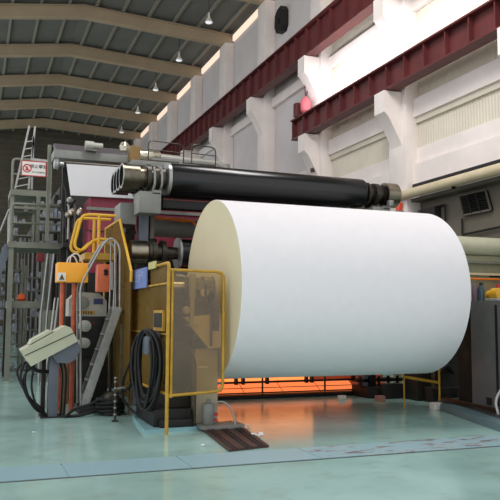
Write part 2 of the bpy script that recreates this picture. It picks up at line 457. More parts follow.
single('cloth_bundle', MB().lathe((8.11, 10.3, 1.92), (0, 0, 1), [(0, .05), (.1, .06), (.24, .055), (.32, .02)], 9), mat('mauve_cloth', (120, 100, 112), .8), 'mauve cloth bundle on the grey cabinet touching the roll outline', 'cloth')
# platform, kerb
struct('trim_90', MB().prism([(7.3, 8.0, 0), (8.02, 11.2, 0), (8.3, 11.7, 0), (12.9, 11.8, 0), (12.9, 8.0, 0)], (0, 0, .1)), mat('dark_slab', (52, 54, 50), .5, noise=.2))
single('kerb', MB().prism([(7.0, 8.05, 0), (7.78, 10.9, 0), (8.0, 10.9, 0), (7.24, 8.05, 0)], (0, 0, .12)), KERB, 'low blue grey kerb on the floor in front of the grey cabinets', 'kerb')
single('steel_bar', MB().bar((8.15, 11.3, .15), (8.0, 9.6, .15), .05, .05), DSTEEL, 'dark steel bar lying behind the kerb', 'bar')
single('bent_pipe', MB().tube(rnd([(7.92, 9.55, .1), (7.9, 9.6, .3), (8.05, 9.6, .52), (8.3, 9.6, .56)], .15), .022, 8), CABL, 'thin pale bent pipe rising from behind the kerb at the right border', 'pipe')
single('white_block', MB().box(7.72, 7.9, 11.0, 11.14, 0, .12, .012), WHITE, 'small white block at the foot of the yellow post', 'block')
t = thing('machine_side_frame', 'dark brown machine frame standing between the roll and the grey cabinet', 'machine frame', (8.5, 12.4, 0))
obj('plate', MB().prism([(8.2, 12.2, 0), (9.4, 12.2, 0), (9.4, 12.2, 1.7), (8.9, 12.2, 2.1), (8.5, 12.2, 1.6), (8.2, 12.2, 1.5)], (0, .5, 0)), DARK, t)
obj('pipe', MB().tube(rnd([(8.5, 12.12, .1), (8.5, 12.12, .9), (8.9, 12.12, 1.2), (8.9, 12.12, 1.7)], .15), .04, 8), BROWND, t)
obj('pipe', MB().tube(rnd([(8.6, 12.1, .5), (8.75, 12.05, .72), (8.95, 12.1, .55)], .15), .05, 8), BLACK, t)
obj('plate', MB().box(8.3, 9.2, 11.85, 12.2, 0, .28, .02), BLACK, t)
t = thing('yellow_post', 'tall narrow yellow post beside the grey cabinet', 'post', (8.84, 11.6, 0))
obj('pole', MB().box(8.81, 8.9, 11.55, 11.64, 0, 1.62), OLIVEY, t)
obj('foot', MB().box(8.76, 8.95, 11.5, 11.69, 0, .02), OLIVEY, t)
t = thing('low_barrier', 'low yellow rail with two posts under the right end of the roll', 'barrier', (7.8, 11.5, 0))
obj('post', MB().cyl((8.2, 11.5, 0), (8.2, 11.5, .68), .022, 10), OLIVEY, t)
obj('post', MB().cyl((7.43, 11.5, 0), (7.43, 11.5, .57), .016, 10), OLIVEY, t)
obj('rail', MB().bar((7.43, 11.5, .55), (8.2, 11.5, .42), .03, .05), OLIVEY, t)

# ---------------------------------------------------------------- THE PAPER ROLL
RY, RZc, RR = 10.85, 2.065, 1.4
t = thing('paper_roll', 'giant white parent roll of paper with a cream end face', 'paper roll', (5.3, RY, .665))
obj('paper_surface', MB().lathe((3.5, RY, RZc), (1, 0, 0), [(0, RR-.006), (.006, RR), (3.864, RR), (3.87, RR-.006)], 160, False), PAPER, t)
em = MB()
n = 160
vs = []; fs = []
radii = [.2, .5, .9, 1.2, RR-.006]
for j, r in enumerate(radii):
    for q in range(n):
        a = 2*PI*q/n; vs.append((3.5+(.012 if j < 4 else 0)*(1 if j % 2 else .6), RY+r*math.cos(a), RZc+r*math.sin(a)))
for j in range(len(radii)-1):
    for q in range(n):
        q2 = (q+1) % n; fs.append((j*n+q, j*n+q2, (j+1)*n+q2, (j+1)*n+q))
em.add(vs, fs, True)
obj('end_face', em, PAPEREND, t)
em = MB().lathe((7.37, RY, RZc), (-1, 0, 0), [(0, RR-.006), (.01, .2)], 160)
obj('end_face', em, PAPEREND, t)
sp = obj('core_spool', MB().lathe((2.85, RY, RZc), (1, 0, 0), [(0, .08), (.02, .11), (.2, .11), (.2, .17), (.3, .17), (.3, .12), (.5, .12), (.5, .19), (.66, .19)], 28), CHROME, t)
obj('core_spool', MB().lathe((7.37, RY, RZc), (1, 0, 0), [(0, .19), (.12, .19), (.12, .12), (.5, .12)], 28), CHROME, t)

# stands carrying the roll's spool (left one seen through the guard)
t = thing('roll_stand', 'brown and grey machine arm holding the roll end behind the amber guard', 'stand', (3.2, 11, 0))
obj('arm', MB().prism([(3.06, 10.35, 1.3), (3.06, 10.3, 2.02), (3.06, 10.5, 2.2), (3.06, 11.2, 2.27), (3.06, 12.4, 2.3), (3.06, 12.5, .5), (3.06, 11.6, .35), (3.06, 11.0, 1.3)], (.2, 0, 0)), BROWND, t)
obj('lower_arm', MB().prism([(2.9, 10.22, 1.62), (3.46, 10.22, 1.68), (3.46, 10.22, 1.18), (3.28, 10.22, 1.16), (3.08, 10.22, 1.38)], (0, .1, 0)), mat('cream_arm', (206, 196, 166), .5), t)
obj('pedestal', MB().box(3.1, 3.46, 10.35, 10.8, .06, 1.15, .02), mat('olive_pedestal', (176, 168, 148), .5, noise=.1), t)
obj('label_strip', MB().box(3.12, 3.28, 10.28, 10.3, .88, .9), WHITE, t)
obj('cylinder', MB().lathe((3.0, 10.2, 1.5), (0, 0, 1), [(0, .09), (.02, .09), (.02, .035), (.4, .035), (.4, .05), (.75, .05)], 16), GREYL, t)
obj('round_cap', MB().lathe((2.9, 10.2, 1.72), (0, -1, 0), [(0, .05), (.04, .06), (.07, .03)], 16), GREYL, t)
obj('bolt_boss', MB().lathe((3.2, 10.27, 1.98), (0, -1, 0), [(0, .06), (.05, .06), (.06, .03)], 14), mat('cream_arm', (172, 162, 132)), t)
obj('valve', MB().box(3.32, 3.42, 10.2, 10.3, 1.42, 1.74, .01), RUST, t)
obj('valve', MB().box(3.0, 3.12, 10.25, 10.35, 2.02, 2.16, .02).box(3.24, 3.36, 10.25, 10.35, 2.06, 2.18, .02), GREYM, t)
obj('hydraulic_pipe', MB().tube(rnd([(3.2, 10.2, 2.1), (3.2, 10.15, 1.85), (3.28, 10.15, 1.7), (3.28, 10.15, 1.2)], .1), .02, 6).tube(rnd([(2.98, 10.15, 1.15), (3.05, 10.15, .95), (3.05, 10.15, .1)], .1), .015, 6), DSTEEL, t)
obj('base_frame', MB().box(2.72, 3.08, 10.5, 12.4, .06, 1.25, .02), DARK, t)
t = thing('roll_stand', 'dark stand carrying the far right end of the paper roll', 'stand', (8.1, 11.1, .1))
obj('post', MB().box(8.55, 8.75, 10.95, 11.4, .1, 1.9, .02), DARK, t)
obj('saddle', MB().box(7.6, 8.75, 10.75, 11.15, 1.78, 1.94, .01), DARK, t)

# ---------------------------------------------------------------- SPOOLS on the rack
DCHR = mat('dull_chrome', (112, 106, 92), .3, .9, noise=.25, scale=7)
def spool(y, x0, z, label):
    t = thing('reel_spool', label, 'spool', (5.3, y, z-.27), 'spare black reel spools')
    obj('shell', MB().lathe((3.27, y, z), (1, 0, 0), [(0, .2), (0, .28), (.02, .295), (3.97, .285), (4.0, .26), (4.0, .15)], 40), BLACKR, t)
    obj('end_ring', MB().lathe((3.2, y, z), (1, 0, 0), [(0, .26), (0, .3), (.06, .3), (.06, .26)], 40), GALV, t)
    sl = obj('end_sleeve', MB().lathe((x0, y, z), (1, 0, 0), [(0, .185), (0, .215), (.3, .215), (.3, .17), (.38, .17)], 40, False), DCHR, t)
    obj('hollow', MB().lathe((x0+.004, y, z), (1, 0, 0), [(0, .187), (.25, .185), (.25, .01)], 32, False), BLACK, sl)
    obj('rim', MB().lathe((x0-.008, y, z), (1, 0, 0), [(0, .19), (0, .228), (.014, .228), (.014, .19)], 40, False), GALV, sl)
    L_ = 3.27-x0-.38
    obj('journal', MB().lathe((x0+.38, y, z), (1, 0, 0), [(0, .18), (.05, .18), (.05, .24), (.12, .24), (.12, .15), (.2, .15), (.2, .21), (.27, .21), (.27, .14), (.33, .14), (.33, .2), (.38, .2), (.38, .13), (L_, .13)], 28), DSTEEL, t)
    obj('journal', MB().lathe((7.27, y, z), (1, 0, 0), [(0, .13), (.06, .13), (.06, .23), (.12, .23), (.12, .12), (.24, .12), (.24, .22), (.34, .22), (.34, .12), (.46, .12), (.46, .2), (.5, .15)], 28), DSTEEL, t)
    obj('end_sleeve', MB().lathe((7.77, y, z), (1, 0, 0), [(0, .15), (0, .25), (.27, .25), (.3, .22)], 32), CHROME, t)
    return t
names = ['long black rubber roller with chrome ends, frontmost on the rack above the roll', 'black roller directly behind the front one, second chrome end ring', 'third black roller on the rack, third chrome end ring', 'rearmost black roller, leftmost of the four chrome end rings']
for i in range(4): spool(12.7+i*.62, 2.4+.06*i, 4.12+.06*i, names[i])
for side, x in (('left', 3.0), ('right', 7.73)):
    t = thing('spool_rack', 'grey rack with twin posts carrying the %s ends of the black rollers' % side, 'rack', (x, 13.5, 0))
    obj('rail', MB().box(x-.08, x+.08, 12.5, 15.1, 3.8, 3.87), GREYM, t)
    for i in range(5):
        y = 12.37+i*.62
        if i == 0 and x < 5:
            for dx in (-.06, .07): obj('clamp', MB().tube(rnd([(x+dx, 12.6, 3.84), (x+dx, 12.42, 3.95), (x+dx, 12.42, 4.15), (x+dx, 12.5, 4.28)], .1), .022, 8), GALV, t)
        else: obj('stop', MB().box(x-.05, x+.05, y-.05, y+.05, 3.84, 3.96, .01), GALV, t)
    obj('stand_box', MB().box(x-.32, x+.08, 12.5, 12.95, 3.45, 3.84, .02), GREYM, t)
    obj('stand_box', MB().box(x-.52, x-.22, 13.2, 13.8, 3.32, 3.72, .02), GREYM, t) if x < 5 else None
    obj('post', MB().box(x-.16, x+.02, 13.2, 13.45, 0, 3.8, .01), BLUEG, t)
    obj('post', MB().box(x+.05, x+.14, 13.22, 13.4, 0, 3.8, .01), DSTEEL, t)
    obj('post', MB().box(x-.1, x+.1, 14.8, 15.05, 0, 3.72, .01), DARK, t)
t = thing('cross_beam', 'dark cross beam with thin painted red reflection directly under the front black roller', 'beam', (5.4, 12.9, 3.4))
obj('beam', MB().box(3.18, 7.6, 12.78, 13.1, 3.6, 3.79, .02), BLACK, t)
obj('red_reflection', MB().box(3.18, 7.6, 12.76, 12.78, 3.75, 3.765), mat('dull_red', (120, 44, 34), .5), t)  # red reflection on the roller, drawn as a coloured strip on the beam

# lower reel drum
def zroll(name, x0, y, z, r, label, cat, sleeve=True):
    t = thing(name, label, cat, ((x0+7.6)/2, y, z-r))
    obj('shell', MB().lathe((3.52, y, z), (1, 0, 0), [(0, r*.7), (0, r), (4.0, r), (4.0, r*.7)], 36), BLACKR, t)
    obj('end_ring', MB().lathe((3.47, y, z), (1, 0, 0), [(0, r*.8), (0, r*1.07), (.045, r*1.07), (.045, r*.8)], 36), GALV, t)
    obj('journal', MB().lathe((x0+.3, y, z), (1, 0, 0), [(0, r*.6), (.08, r*.75), (.08, r*.95), (.16, r*.95), (.16, r*.55), (.26, r*.6), (.26, r*.85), (.34, r*.8), (.34, r*.45), (.62, r*.4)], 28), DSTEEL, t)
    obj('end_sleeve', MB().lathe((x0, y, z), (1, 0, 0), [(0, r*.5), (0, r*.78), (.3, r*.78), (.3, r*.5)], 28), CHROME, t)
    return t
zroll('reel_drum', 2.6, 12.85, 2.78, .27, 'dark drum with chrome journal at mid height left of the paper roll', 'drum')
t = zroll('nip_roller', 2.75, 13.15, 2.28, .2, 'small dark roller just above the amber side guard', 'roller')
single('paper_scrap', MB().prism([(3.42, 12.5, 2.18), (3.62, 12.5, 2.16), (3.6, 12.5, 2.34), (3.45, 12.5, 2.38)], (0, .3, .02)), PAPER, 'white paper corner hanging between drum and paper roll', 'paper')
single('tube_beam', MB().cyl((3.25, 14.9, 3.5), (7.6, 14.9, 3.5), .2, 28), GREYM, 'thick grey round beam crossing left of the paper roll below the orange pipe', 'beam')
single('orange_pipe', MB().tube(rnd([(3.0, 14.5, 3.66), (4.25, 14.5, 3.62), (4.32, 14.5, 3.54)], .05), .03, 8).cyl((4.0, 14.5, 3.63), (4.06, 14.5, 3.63), .045, 8), ORANGE, 'thin orange pipe in front of the burgundy panel', 'pipe')
# stand that carries drum bearings
t = thing('bearing_stand', 'dark machinery stand carrying the drum journals behind the side guard', 'stand', (3.05, 13.2, 0))
obj('column', MB().box(2.95, 3.2, 13.6, 14.3, 0, 2.5, .03), DARK, t)
obj('bearing_block', MB().box(2.98, 3.18, 12.65, 13.05, 2.38, 2.62, .03), DSTEEL, t)
obj('hose', MB().tube(rnd([(2.8, 13.3, 3.2), (2.62, 13.4, 3.2), (2.58, 13.4, 3.0), (2.66, 13.4, 2.9)], .1), .025, 8), DSTEEL, t)

# burgundy hood
t = thing('dryer_hood', 'burgundy panelled hood of the paper machine behind the black rollers', 'machine hood', (4.9, 18, 0))
obj('panel', MB().box(2.5, 7.6, 17.1, 18.2, 2.2, 4.42, .02), BURG, t)
obj('rail', MB().box(2.42, 7.6, 17.03, 17.1, 4.1, 4.17), GREYM, t)
obj('rail', MB().box(2.42, 7.6, 17.03, 17.1, 4.42, 4.5), GREYL, t)
obj('seam', MB().box(2.42, 7.6, 17.08, 17.1, 3.6, 3.62), DARK, t)
obj('base', MB().box(2.5, 7.6, 17.2, 18.2, 0, 2.2), DARK, t)
t = thing('paper_machine', 'long dark body of the paper machine receding behind the platforms', 'machine', (4.8, 28, 0))
obj('housing', MB().box(2.2, 7.6, 21, 42, 0, 5.3, .05), DARK, t)
for i in range(8):
    obj('housing_rib', MB().box(2.1, 2.2, 21.3+i*2.4, 21.5+i*2.4, 0, 5.1), DSTEEL, t)
# web of white paper
t = thing('paper_web', 'white paper web hanging between rollers above the burgundy hood', 'paper web', (2.5, 16.9, 4.4))
obj('sheet', MB().prism([(1.9, 16.8, 5.1), (3.5, 16.8, 5.12), (3.5, 16.95, 4.42), (2.03, 16.95, 4.40)], (0, .02, 0)), PAPER, t)
t = thing('guide_roller', 'grey guide roller above the hanging white web', 'roller', (2.9, 16.9, 5.1))
obj('shell', MB().cyl((1.85, 16.92, 5.13), (4.0, 16.92, 5.13), .07, 20), DSTEEL, t)
obj('bearing', MB().lathe((1.62, 16.92, 5.1), (1, 0, 0), [(0, .05), (.02, .12), (.1, .14), (.14, .07), (.24, .06)], 16), GALV, t)
t = thing('support_beam', 'broad grey support beam above the white web', 'beam', (3.6, 18.2, 5.3))
obj('box_beam', MB().box(1.7, 6.2, 17.7, 18.4, 5.42, 5.62, .01), GREYM, t)
obj('cover', MB().prism([(1.75, 17.75, 5.62), (4.2, 17.75, 5.62), (4.2, 18.3, 5.9), (1.75, 18.3, 5.9)], (0, .3, 0)), mat('mauve_grey_cover', (92, 88, 92), .5), t)
obj('lower_rail', MB().box(1.85, 4.2, 17.4, 17.5, 5.18, 5.24), DSTEEL, t)
t = thing('gear_motor', 'small grey motor sitting on the support beam', 'motor', (2.62, 17.5, 5.62))
obj('body', MB().lathe((2.42, 17.6, 5.76), (1, 0, 0), [(0, .05), (0, .11), (.2, .11), (.2, .08), (.42, .08)], 16), GREYL, t)
obj('foot', MB().box(2.45, 2.7, 17.55, 17.74, 5.63, 5.66), GREYM, t)

# platform walkway above, foil pipe, hoops
t = thing('top_walkway', 'grey walkway with thin hooped railings behind the chrome roller ends', 'walkway', (4.4, 16.6, 5.15))
obj('deck', MB().box(3.3, 4.9, 16.3, 17.3, 5.1, 5.22, .01), GREYM, t)
for x0, x1 in ((3.7, 4.55), (4.75, 5.35)):
    obj('railing', MB().tube(rnd([(x0, 16.35, 5.2), (x0, 16.35, 5.72), (x1, 16.35, 5.68), (x1, 16.35, 5.15)], .12), .015, 6).tube([(x0, 16.35, 5.5), (x1, 16.35, 5.48)], .012, 6), DSTEEL, t)
obj('box', MB().box(3.28, 3.52, 16.35, 16.7, 5.22, 5.56, .02), mat('bronze_box', (132, 106, 62), .4, .5), t)
t = thing('insulated_pipe', 'shiny foil wrapped pipe turning into a grey elbow above the black roller', 'pipe', (4.6, 17.4, 5.0))
obj('foil_section', MB().lathe((3.5, 17.45, 5.58), (1, 0, 0), [(0, .1), (.03, .15), (.3, .16), (.7, .15), (.75, .12)], 20), FOIL, t)
obj('pipe_run', MB().tube(rnd([(4.2, 17.45, 5.56), (5.93, 17.45, 5.5), (5.93, 17.45, 4.52)], .2, 6), .12, 16), INSUL, t)
obj('foil_section', MB().lathe((3.32, 17.3, 5.62), (0, 0, 1), [(0, .12), (.12, .14), (.22, .08)], 16), FOIL, t)
t = thing('conveyor_frame', 'grey rectangular steel frame under the foil wrapped pipe', 'frame', (4.9, 17.0, 4.9))
obj('rail', MB().box(3.9, 5.6, 16.9, 17.0, 5.38, 5.44), GREYM, t)
obj('post', MB().box(5.53, 5.6, 16.9, 17.0, 4.5, 5.38), GREYM, t)
obj('post', MB().box(4.6, 4.67, 16.9, 17.0, 4.5, 5.38), GREYM, t)

# ---------------------------------------------------------------- LEFT PLATFORMS
def railing(name, pts_base, zdeck, h, parent, m=GREYG, mid=True, r=.036):
    a, b = pts_base
    a, b = V(a), V(b); n = max(1, round((b-a).length/1.1))
    obj(name, MB().tube(rnd([a+V((0,0,zdeck)), a+V((0,0,zdeck+h)), b+V((0,0,zdeck+h)), b+V((0,0,zdeck))], .12), r, 8), m, parent)
    if mid: obj(name, MB().tube([a+V((0,0,zdeck+h*.5)), b+V((0,0,zdeck+h*.5))], r*.8, 8), m, parent)
    for i in range(1, n):
        p = a.lerp(b, i/n)
        obj('baluster', MB().cyl(p+V((0,0,zdeck)), p+V((0,0,zdeck+h)), r*.8, 8), m, parent)
t = thing('lower_platform', 'lower grey steel platform with railing left of the yellow rail', 'platform', (1.55, 19.5, 0))
obj('deck', MB().box(.78, 2.36, 19, 20.6, 3.32, 3.47), GREYG, t)
railing('railing', ((.84, 19.05, 0), (2.3, 19.05, 0)), 3.47, .97, t)
for x in (.86, 2.3):
    for y in (19.1, 20.5): obj('post', MB().box(x-.06, x+.06, y-.06, y+.06, 0, 3.32), DARK if y > 20 else GREYG, t)
t = thing('upper_platform', 'upper grey steel platform with railing behind the white prohibition sign', 'platform', (1.4, 21.2, 3.47))
obj('deck', MB().box(.86, 1.95, 20.7, 22, 4.92, 5.08), GREYG, t)
railing('railing', ((.9, 20.75, 0), (1.92, 20.75, 0)), 5.08, .86, t)
for x in (.92, 1.9):
    for y in (20.8, 21.9): obj('post', MB().box(x-.05, x+.05, y-.05, y+.05, 0, 4.92), GREYG, t)
obj('cross_member', MB().box(.86, 1.95, 20.72, 20.8, 4.55, 4.62), GREYG, t)
t = thing('frame_post', 'tall grey steel post carrying the support beam beside the prohibition sign', 'post', (1.9, 18.8, 0))
obj('post', MB().box(1.63, 1.71, 18.5, 18.6, 3.47, 5.9), GREYG, t)
obj('post', MB().box(2.0, 2.2, 18.45, 18.65, 0, 5.45), DARK, t)
t = thing('lattice_ladder', 'pale aluminium lattice ladder leaning behind the prohibition sign', 'ladder', (1.25, 20.0, 5.08))
for dx in (0, .22):
    obj('rail', MB().bar((.98+dx*1.6, 20.72, 5.1), (1.3+dx*.7, 20.72, 6.9), .05, .05), GALV, t)
for i in range(7):
    f = i/7; obj('rung', MB().bar((.98+.3*f, 20.72, 5.15+1.5*f), (1.33+.14*f, 20.72, 5.25+1.45*f), .03, .03), GALV, t)
obj('rail', MB().bar((1.42, 20.72, 5.1), (1.42, 20.72, 6.6), .05, .05), GALV, t)
obj('rung', MB().bar((1.4, 20.72, 5.95), (1.95, 20.72, 5.93), .07, .07), GALV, t)
# sign with pictogram
t = thing('prohibition_sign', 'white red-bordered prohibition sign on the upper platform railing', 'sign', (1.36, 20.55, 5.35))
sx0, sx1, sz0, sz1, sy = 1.13, 1.81, 5.47, 5.9, 20.66
sx0, sx1 = 1.12, 1.79
bd = obj('board', MB().box(sx0, sx1, sy, sy+.02, sz0, sz1), WHITE, t)
bw = .022
obj('border', MB().box(sx0, sx1, sy-.008, sy, sz0, sz0+bw).box(sx0, sx1, sy-.008, sy, sz1-bw, sz1).box(sx0, sx0+bw, sy-.008, sy, sz0+bw, sz1-bw).box(sx1-bw, sx1, sy-.008, sy, sz0+bw, sz1-bw), REDC, bd)
cx, cz = sx0+.155, (sz0+sz1)/2
obj('pictogram', MB().tube([(cx+.105*math.cos(a*PI/12), sy-.004, cz+.105*math.sin(a*PI/12)) for a in range(24)], .014, 6, True)
    .bar((cx-.075, sy-.004, cz+.075), (cx+.075, sy-.004, cz-.075), .02, .02)
    .prism([(cx-.05, sy-.01, cz-.06), (cx+.05, sy-.01, cz-.06), (cx, sy-.01, cz+.06)], (0, .008, 0)), REDC, bd)
text_mesh('禁止攀登', .115, BLACK, bd, (sx0+.46, sy-.004, cz+.06), FACE_Y)
text_mesh('NO CLIMBING', .055, BLACK, bd, (sx0+.46, sy-.004, cz-.1), FACE_Y)
# side stair on far left
t = thing('access_stair', 'pale steel stair with handrails descending at the left border', 'stair', (.7, 20, 0))
for y in (19.2, 19.9):
    obj('stringer', MB().bar((.8, y, 3.4), (-.35, y, .1), .05, .2), BLUEG, t)
    obj('handrail', MB().tube(rnd([(.82, y, 3.4), (.8, y, 4.35), (-.35, y, 1.05), (-.35, y, .1)], .1), .025, 8), GALV, t)
for i in range(12):
    f = i/12; obj('tread', MB().box(.78-1.13*f-.12, .78-1.13*f+.1, 19.2, 19.9, 3.3-3.25*f, 3.34-3.25*f), BLUEG, t)
# storage racks with goods
def goods_rack(x0, x1, y, z0, z1, rows, label, seed):
    rg = random.Random(seed)
    t = thing('storage_rack', label, 'rack', ((x0+x1)/2, y, z0))
    for x in (x0, x1):
        for yy in (y, y+.5): obj('upright', MB().box(x-.03, x+.03, yy-.03, yy+.03, z0, z1), GREYG, t)
    g = MB()
    for i in range(rows):
        z = z0+(z1-z0)*i/rows+.04
        obj('shelf', MB().box(x0, x1, y-.03, y+.53, z-.03, z), GREYG, t)
        x = x0+.06
        while x < x1-.15:
            wd = rg.uniform(.03, .11); h = rg.uniform(.05, (z1-z0)/rows*.8)
            if rg.random() < .7: g.box(x, x+wd, y+.02, y+rg.uniform(.2, .45), z, z+h)
            x += wd+rg.uniform(.01, .07)
    o = obj('stored_goods', g, CLUT, t); o['kind'] = 'stuff'
    return t
goods_rack(.72, 1.35, 22.5, 0, 3.3, 9, 'open rack of small bluish goods standing on the floor at far left', 1)
goods_rack(1.45, 2.05, 22.5, 0, 3.1, 8, 'open rack of pale goods under the lower platform, right of the other rack', 2)
goods_rack(.95, 1.5, 20.9, 3.47, 4.8, 4, 'rack of bluish goods standing on the lower platform', 3)
goods_rack(1.55, 2.25, 19.7, 3.47, 4.9, 4, 'rack of pale goods behind the lower platform railing, under the sign', 4)
goods_rack(-1.2, .2, 34, 0, 3.4, 7, 'distant open rack with bluish goods beyond the left border stair', 5)
single('red_box', MB().box(1.47, 1.66, 18.9, 19.1, 2.98, 3.2, .01), mat('dark_red_box', (120, 30, 36), .5), 'dark red box hanging under the lower platform', 'box')
single('orange_bag', MB().lathe((1.17, 19.4, 1.98), (0, 0, 1), [(0, .06), (.06, .12), (.14, .1), (.2, .03)], 12), mat('orange_bag', (224, 92, 40), .6), 'small orange bundle on the steel shelf under the lower platform', 'bag')
single('steel_shelf', MB().box(.8, 1.62, 19.2, 19.8, 1.8, 1.98, .01), GREYG, 'grey green steel shelf under the lower platform carrying an orange bundle', 'shelf')
single('transformer_cabinet', MB().box(1.58, 2.0, 18.6, 19.1, .2, 1.75, .02).box(1.62, 1.96, 18.65, 19.05, 0, .2), GREYG, 'dull green grey cabinet standing left of the orange posts', 'cabinet')
t = thing('standing_pipes', 'pair of pale vertical pipes under the lower platform', 'pipes', (1.75, 17.8, 0))
for x, tl in ((1.52, 0), (1.62, .04)):
    obj('pipe', MB().tube([(x, 17.8, 0), (x+tl, 17.8, 1.6), (x+.12+tl, 17.8, 3.1)], .025, 8), GALV, t)
t = thing('pipe_cluster', 'cluster of steel valves and pipes right of the lower platform', 'pipes', (2.3, 17.9, 3.3))
rg = random.Random(5)
for i in range(9):
    x = 1.95+rg.random()*.35; y = 17.6+rg.random()*.5; z = 3.35+rg.random()*.4
    obj('pipe', MB().tube(rnd([(x, y, z), (x, y, z+.5+rg.random()*.4), (x+rg.uniform(-.2, .2), y, z+.8+rg.random()*.3)], .08), .03, 8), rg.choice([DSTEEL, GALV, DARK]), t)
for i in range(6):
    x = 2.0+rg.random()*.4; z = 3.9+rg.random()*.5
    obj('valve', MB().lathe((x, 17.5, z), (0, 1, 0), [(0, .03), (.02, .07), (.12, .06), (.16, .03)], 12), rg.choice([GALV, CHROME, FOIL]), t)
obj('base_plate', MB().box(1.95, 2.4, 17.5, 18.3, 3.25, 3.36), DARK, t)
obj('pedestal', MB().box(2.1, 2.3, 17.8, 18.1, 0, 3.25), DARK, t)

# ---------------------------------------------------------------- ORANGE BOXES, yellow rail, step ladder
t = thing('junction_box', 'bright orange yellow junction box with warning triangle on two orange posts', 'box', (1.6, 12.8, 0))
jb = obj('box', MB().box(1.33, 1.85, 12.65, 13.0, 2.2, 2.54, .015), ORY, t)
obj('warning_label', MB().box(1.335, 1.47, 12.64, 12.65, 2.22, 2.36), WHITE, jb)
obj('warning_symbol', MB().prism([(1.36, 12.63, 2.24), (1.45, 12.63, 2.24), (1.405, 12.63, 2.335)], (0, .01, 0)), BROWND, jb)
for x in (1.44, 1.64):
    obj('post', MB().cyl((x, 12.82, 0), (x, 12.82, 2.2), .04, 12), ORP, t)
obj('cable', MB().tube(rnd([(1.55, 12.8, 2.52), (1.56, 12.8, 2.68), (1.68, 12.8, 2.72), (1.76, 12.85, 2.6), (1.8, 12.9, 2.5)], .08), .014, 6).tube(rnd([(1.5, 12.8, 2.52), (1.52, 12.8, 2.64), (1.62, 12.8, 2.68), (1.7, 12.85, 2.52)], .08), .014, 6), CABL, t)
t = thing('control_box', 'salmon orange box with black emblem beside the step ladder', 'box', (2.2, 13.2, 0))
cb = obj('box', MB().box(2.08, 2.31, 13.1, 13.35, 2.06, 2.56, .015), SALM, t)
obj('emblem', MB().lathe((2.23, 13.09, 2.43), (0, 1, 0), [(0, .045), (.01, .045)], 6).box(2.19, 2.27, 13.085, 13.095, 2.36, 2.39), BLACK, cb)
obj('post', MB().cyl((2.38, 13.25, 0), (2.38, 13.25, 2.2), .03, 12).box(2.3, 2.4, 13.22, 13.28, 2.12, 2.18), DARK, t)
obj('side_cable', MB().tube([(2.34, 13.12, 2.6), (2.35, 13.12, 2.1)], .02, 6), CABL, t)
t = thing('yellow_railing', 'yellow guard railing with looped end above the orange boxes', 'railing', (2.1, 13.4, 2.7))
for y in (13.2, 13.75):
    obj('top_rail', MB().tube(rnd([(2.0, y, 2.98), (1.8, y, 2.78), (1.66, y, 2.86), (1.78, y, 3.4), (1.86, y, 3.46), (2.41, y, 3.46)], .12, 5), .028, 10), YEL, t)
    obj('mid_rail', MB().tube([(2.0, y, 2.98), (2.1, y, 3.03), (2.41, y, 3.0)], .026, 10), YEL, t)
    obj('post', MB().cyl((2.1, y, 2.74), (2.1, y, 3.46), .03, 10), YEL, t)
obj('deck', MB().box(1.85, 2.42, 13.1, 13.85, 2.64, 2.76), OLIVEY, t)
obj('post', MB().cyl((2.36, 13.7, 0), (2.36, 13.7, 2.64), .04, 10), DARK, t)
obj('post', MB().cyl((1.95, 13.7, 0), (1.95, 13.7, 2.64), .04, 10), DARK, t)

single('ladder_plinth', MB().box(1.72, 2.36, 12.42, 13.0, 0, .12, .01), DARK, 'dark steel plinth under the foot of the step ladder', 'plinth')
t = thing('step_ladder', 'steep grey steel step ladder with looped handrails beside the amber guard', 'ladder', (2.05, 12.7, .12))
A0, A1 = V((1.82, 12.5, .13)), V((2.35, 12.5, 1.78))
for dy in (0, .4):
    obj('stringer', MB().bar(A0+V((0, dy, 0)), A1+V((0, dy, 0)), .03, .14, (1, 0, 0)), GALV if dy == 0 else GREYM, t)
    y = 12.5+dy
    obj('handrail', MB().tube(rnd([(1.76, y, .13), (1.70, y, 2.15), (2.06, y, 2.85), (2.2, y, 3.0), (2.36, y, 2.84), (2.38, y, 1.74)], .14, 5), .019, 10), GALV, t)
    obj('rail_brace', MB().tube([(2.26, y, 1.5), (2.28, y, 2.2), (2.27, y, 2.92)], .014, 8), GALV, t)
for i in range(6):
    f = (i+.6)/6.4; p = A0.lerp(A1, f)
    obj('step', MB().box(p.x-.09, p.x+.09, 12.51, 12.89, p.z-.012, p.z+.012), GREYM, t)
obj('landing', MB().box(2.3, 2.42, 12.52, 12.88, 1.7, 1.74), GREYM, t)

t = thing('drive_unit', 'grey chamfered machine housing with yellow black hazard strip behind the handrails', 'machine', (1.95, 13.3, 0))
obj('housing', MB().prism([(1.62, 13.35, 1.62), (1.62, 13.35, 1.92), (1.76, 13.35, 2.06), (2.16, 13.35, 2.04), (2.3, 13.35, 1.9), (2.3, 13.35, 1.62)], (0, .45, 0)), GREYL, t)
obj('hazard_strip', MB().box(1.72, 2.08, 13.33, 13.35, 1.66, 1.72), OLIVEY, t)
hs = MB()
for i in range(7): hs.box(1.74+i*.045, 1.76+i*.045, 13.325, 13.33, 1.665, 1.715)
obj('hazard_marks', hs, BLACK, t)
obj('blue_plate', MB().box(2.06, 2.22, 13.33, 13.35, 1.84, 1.94), mat('dark_blue_plate', (40, 50, 100), .4), t)
obj('dial', MB().lathe((1.86, 13.35, 1.86), (0, -1, 0), [(0, .12), (.02, .12), (.03, .08)], 20), GREYM, t)
obj('gearbox', MB().box(1.8, 2.28, 13.3, 13.6, .9, 1.62, .03), DARK, t)
obj('base', MB().box(1.75, 2.35, 13.35, 13.85, 0, .9, .02), DARK, t)
obj('motor', MB().lathe((1.88, 13.0, 1.45), (0, 1, 0), [(0, .05), (.02, .1), (.25, .1), (.4, .08)], 16), GREYL, t)
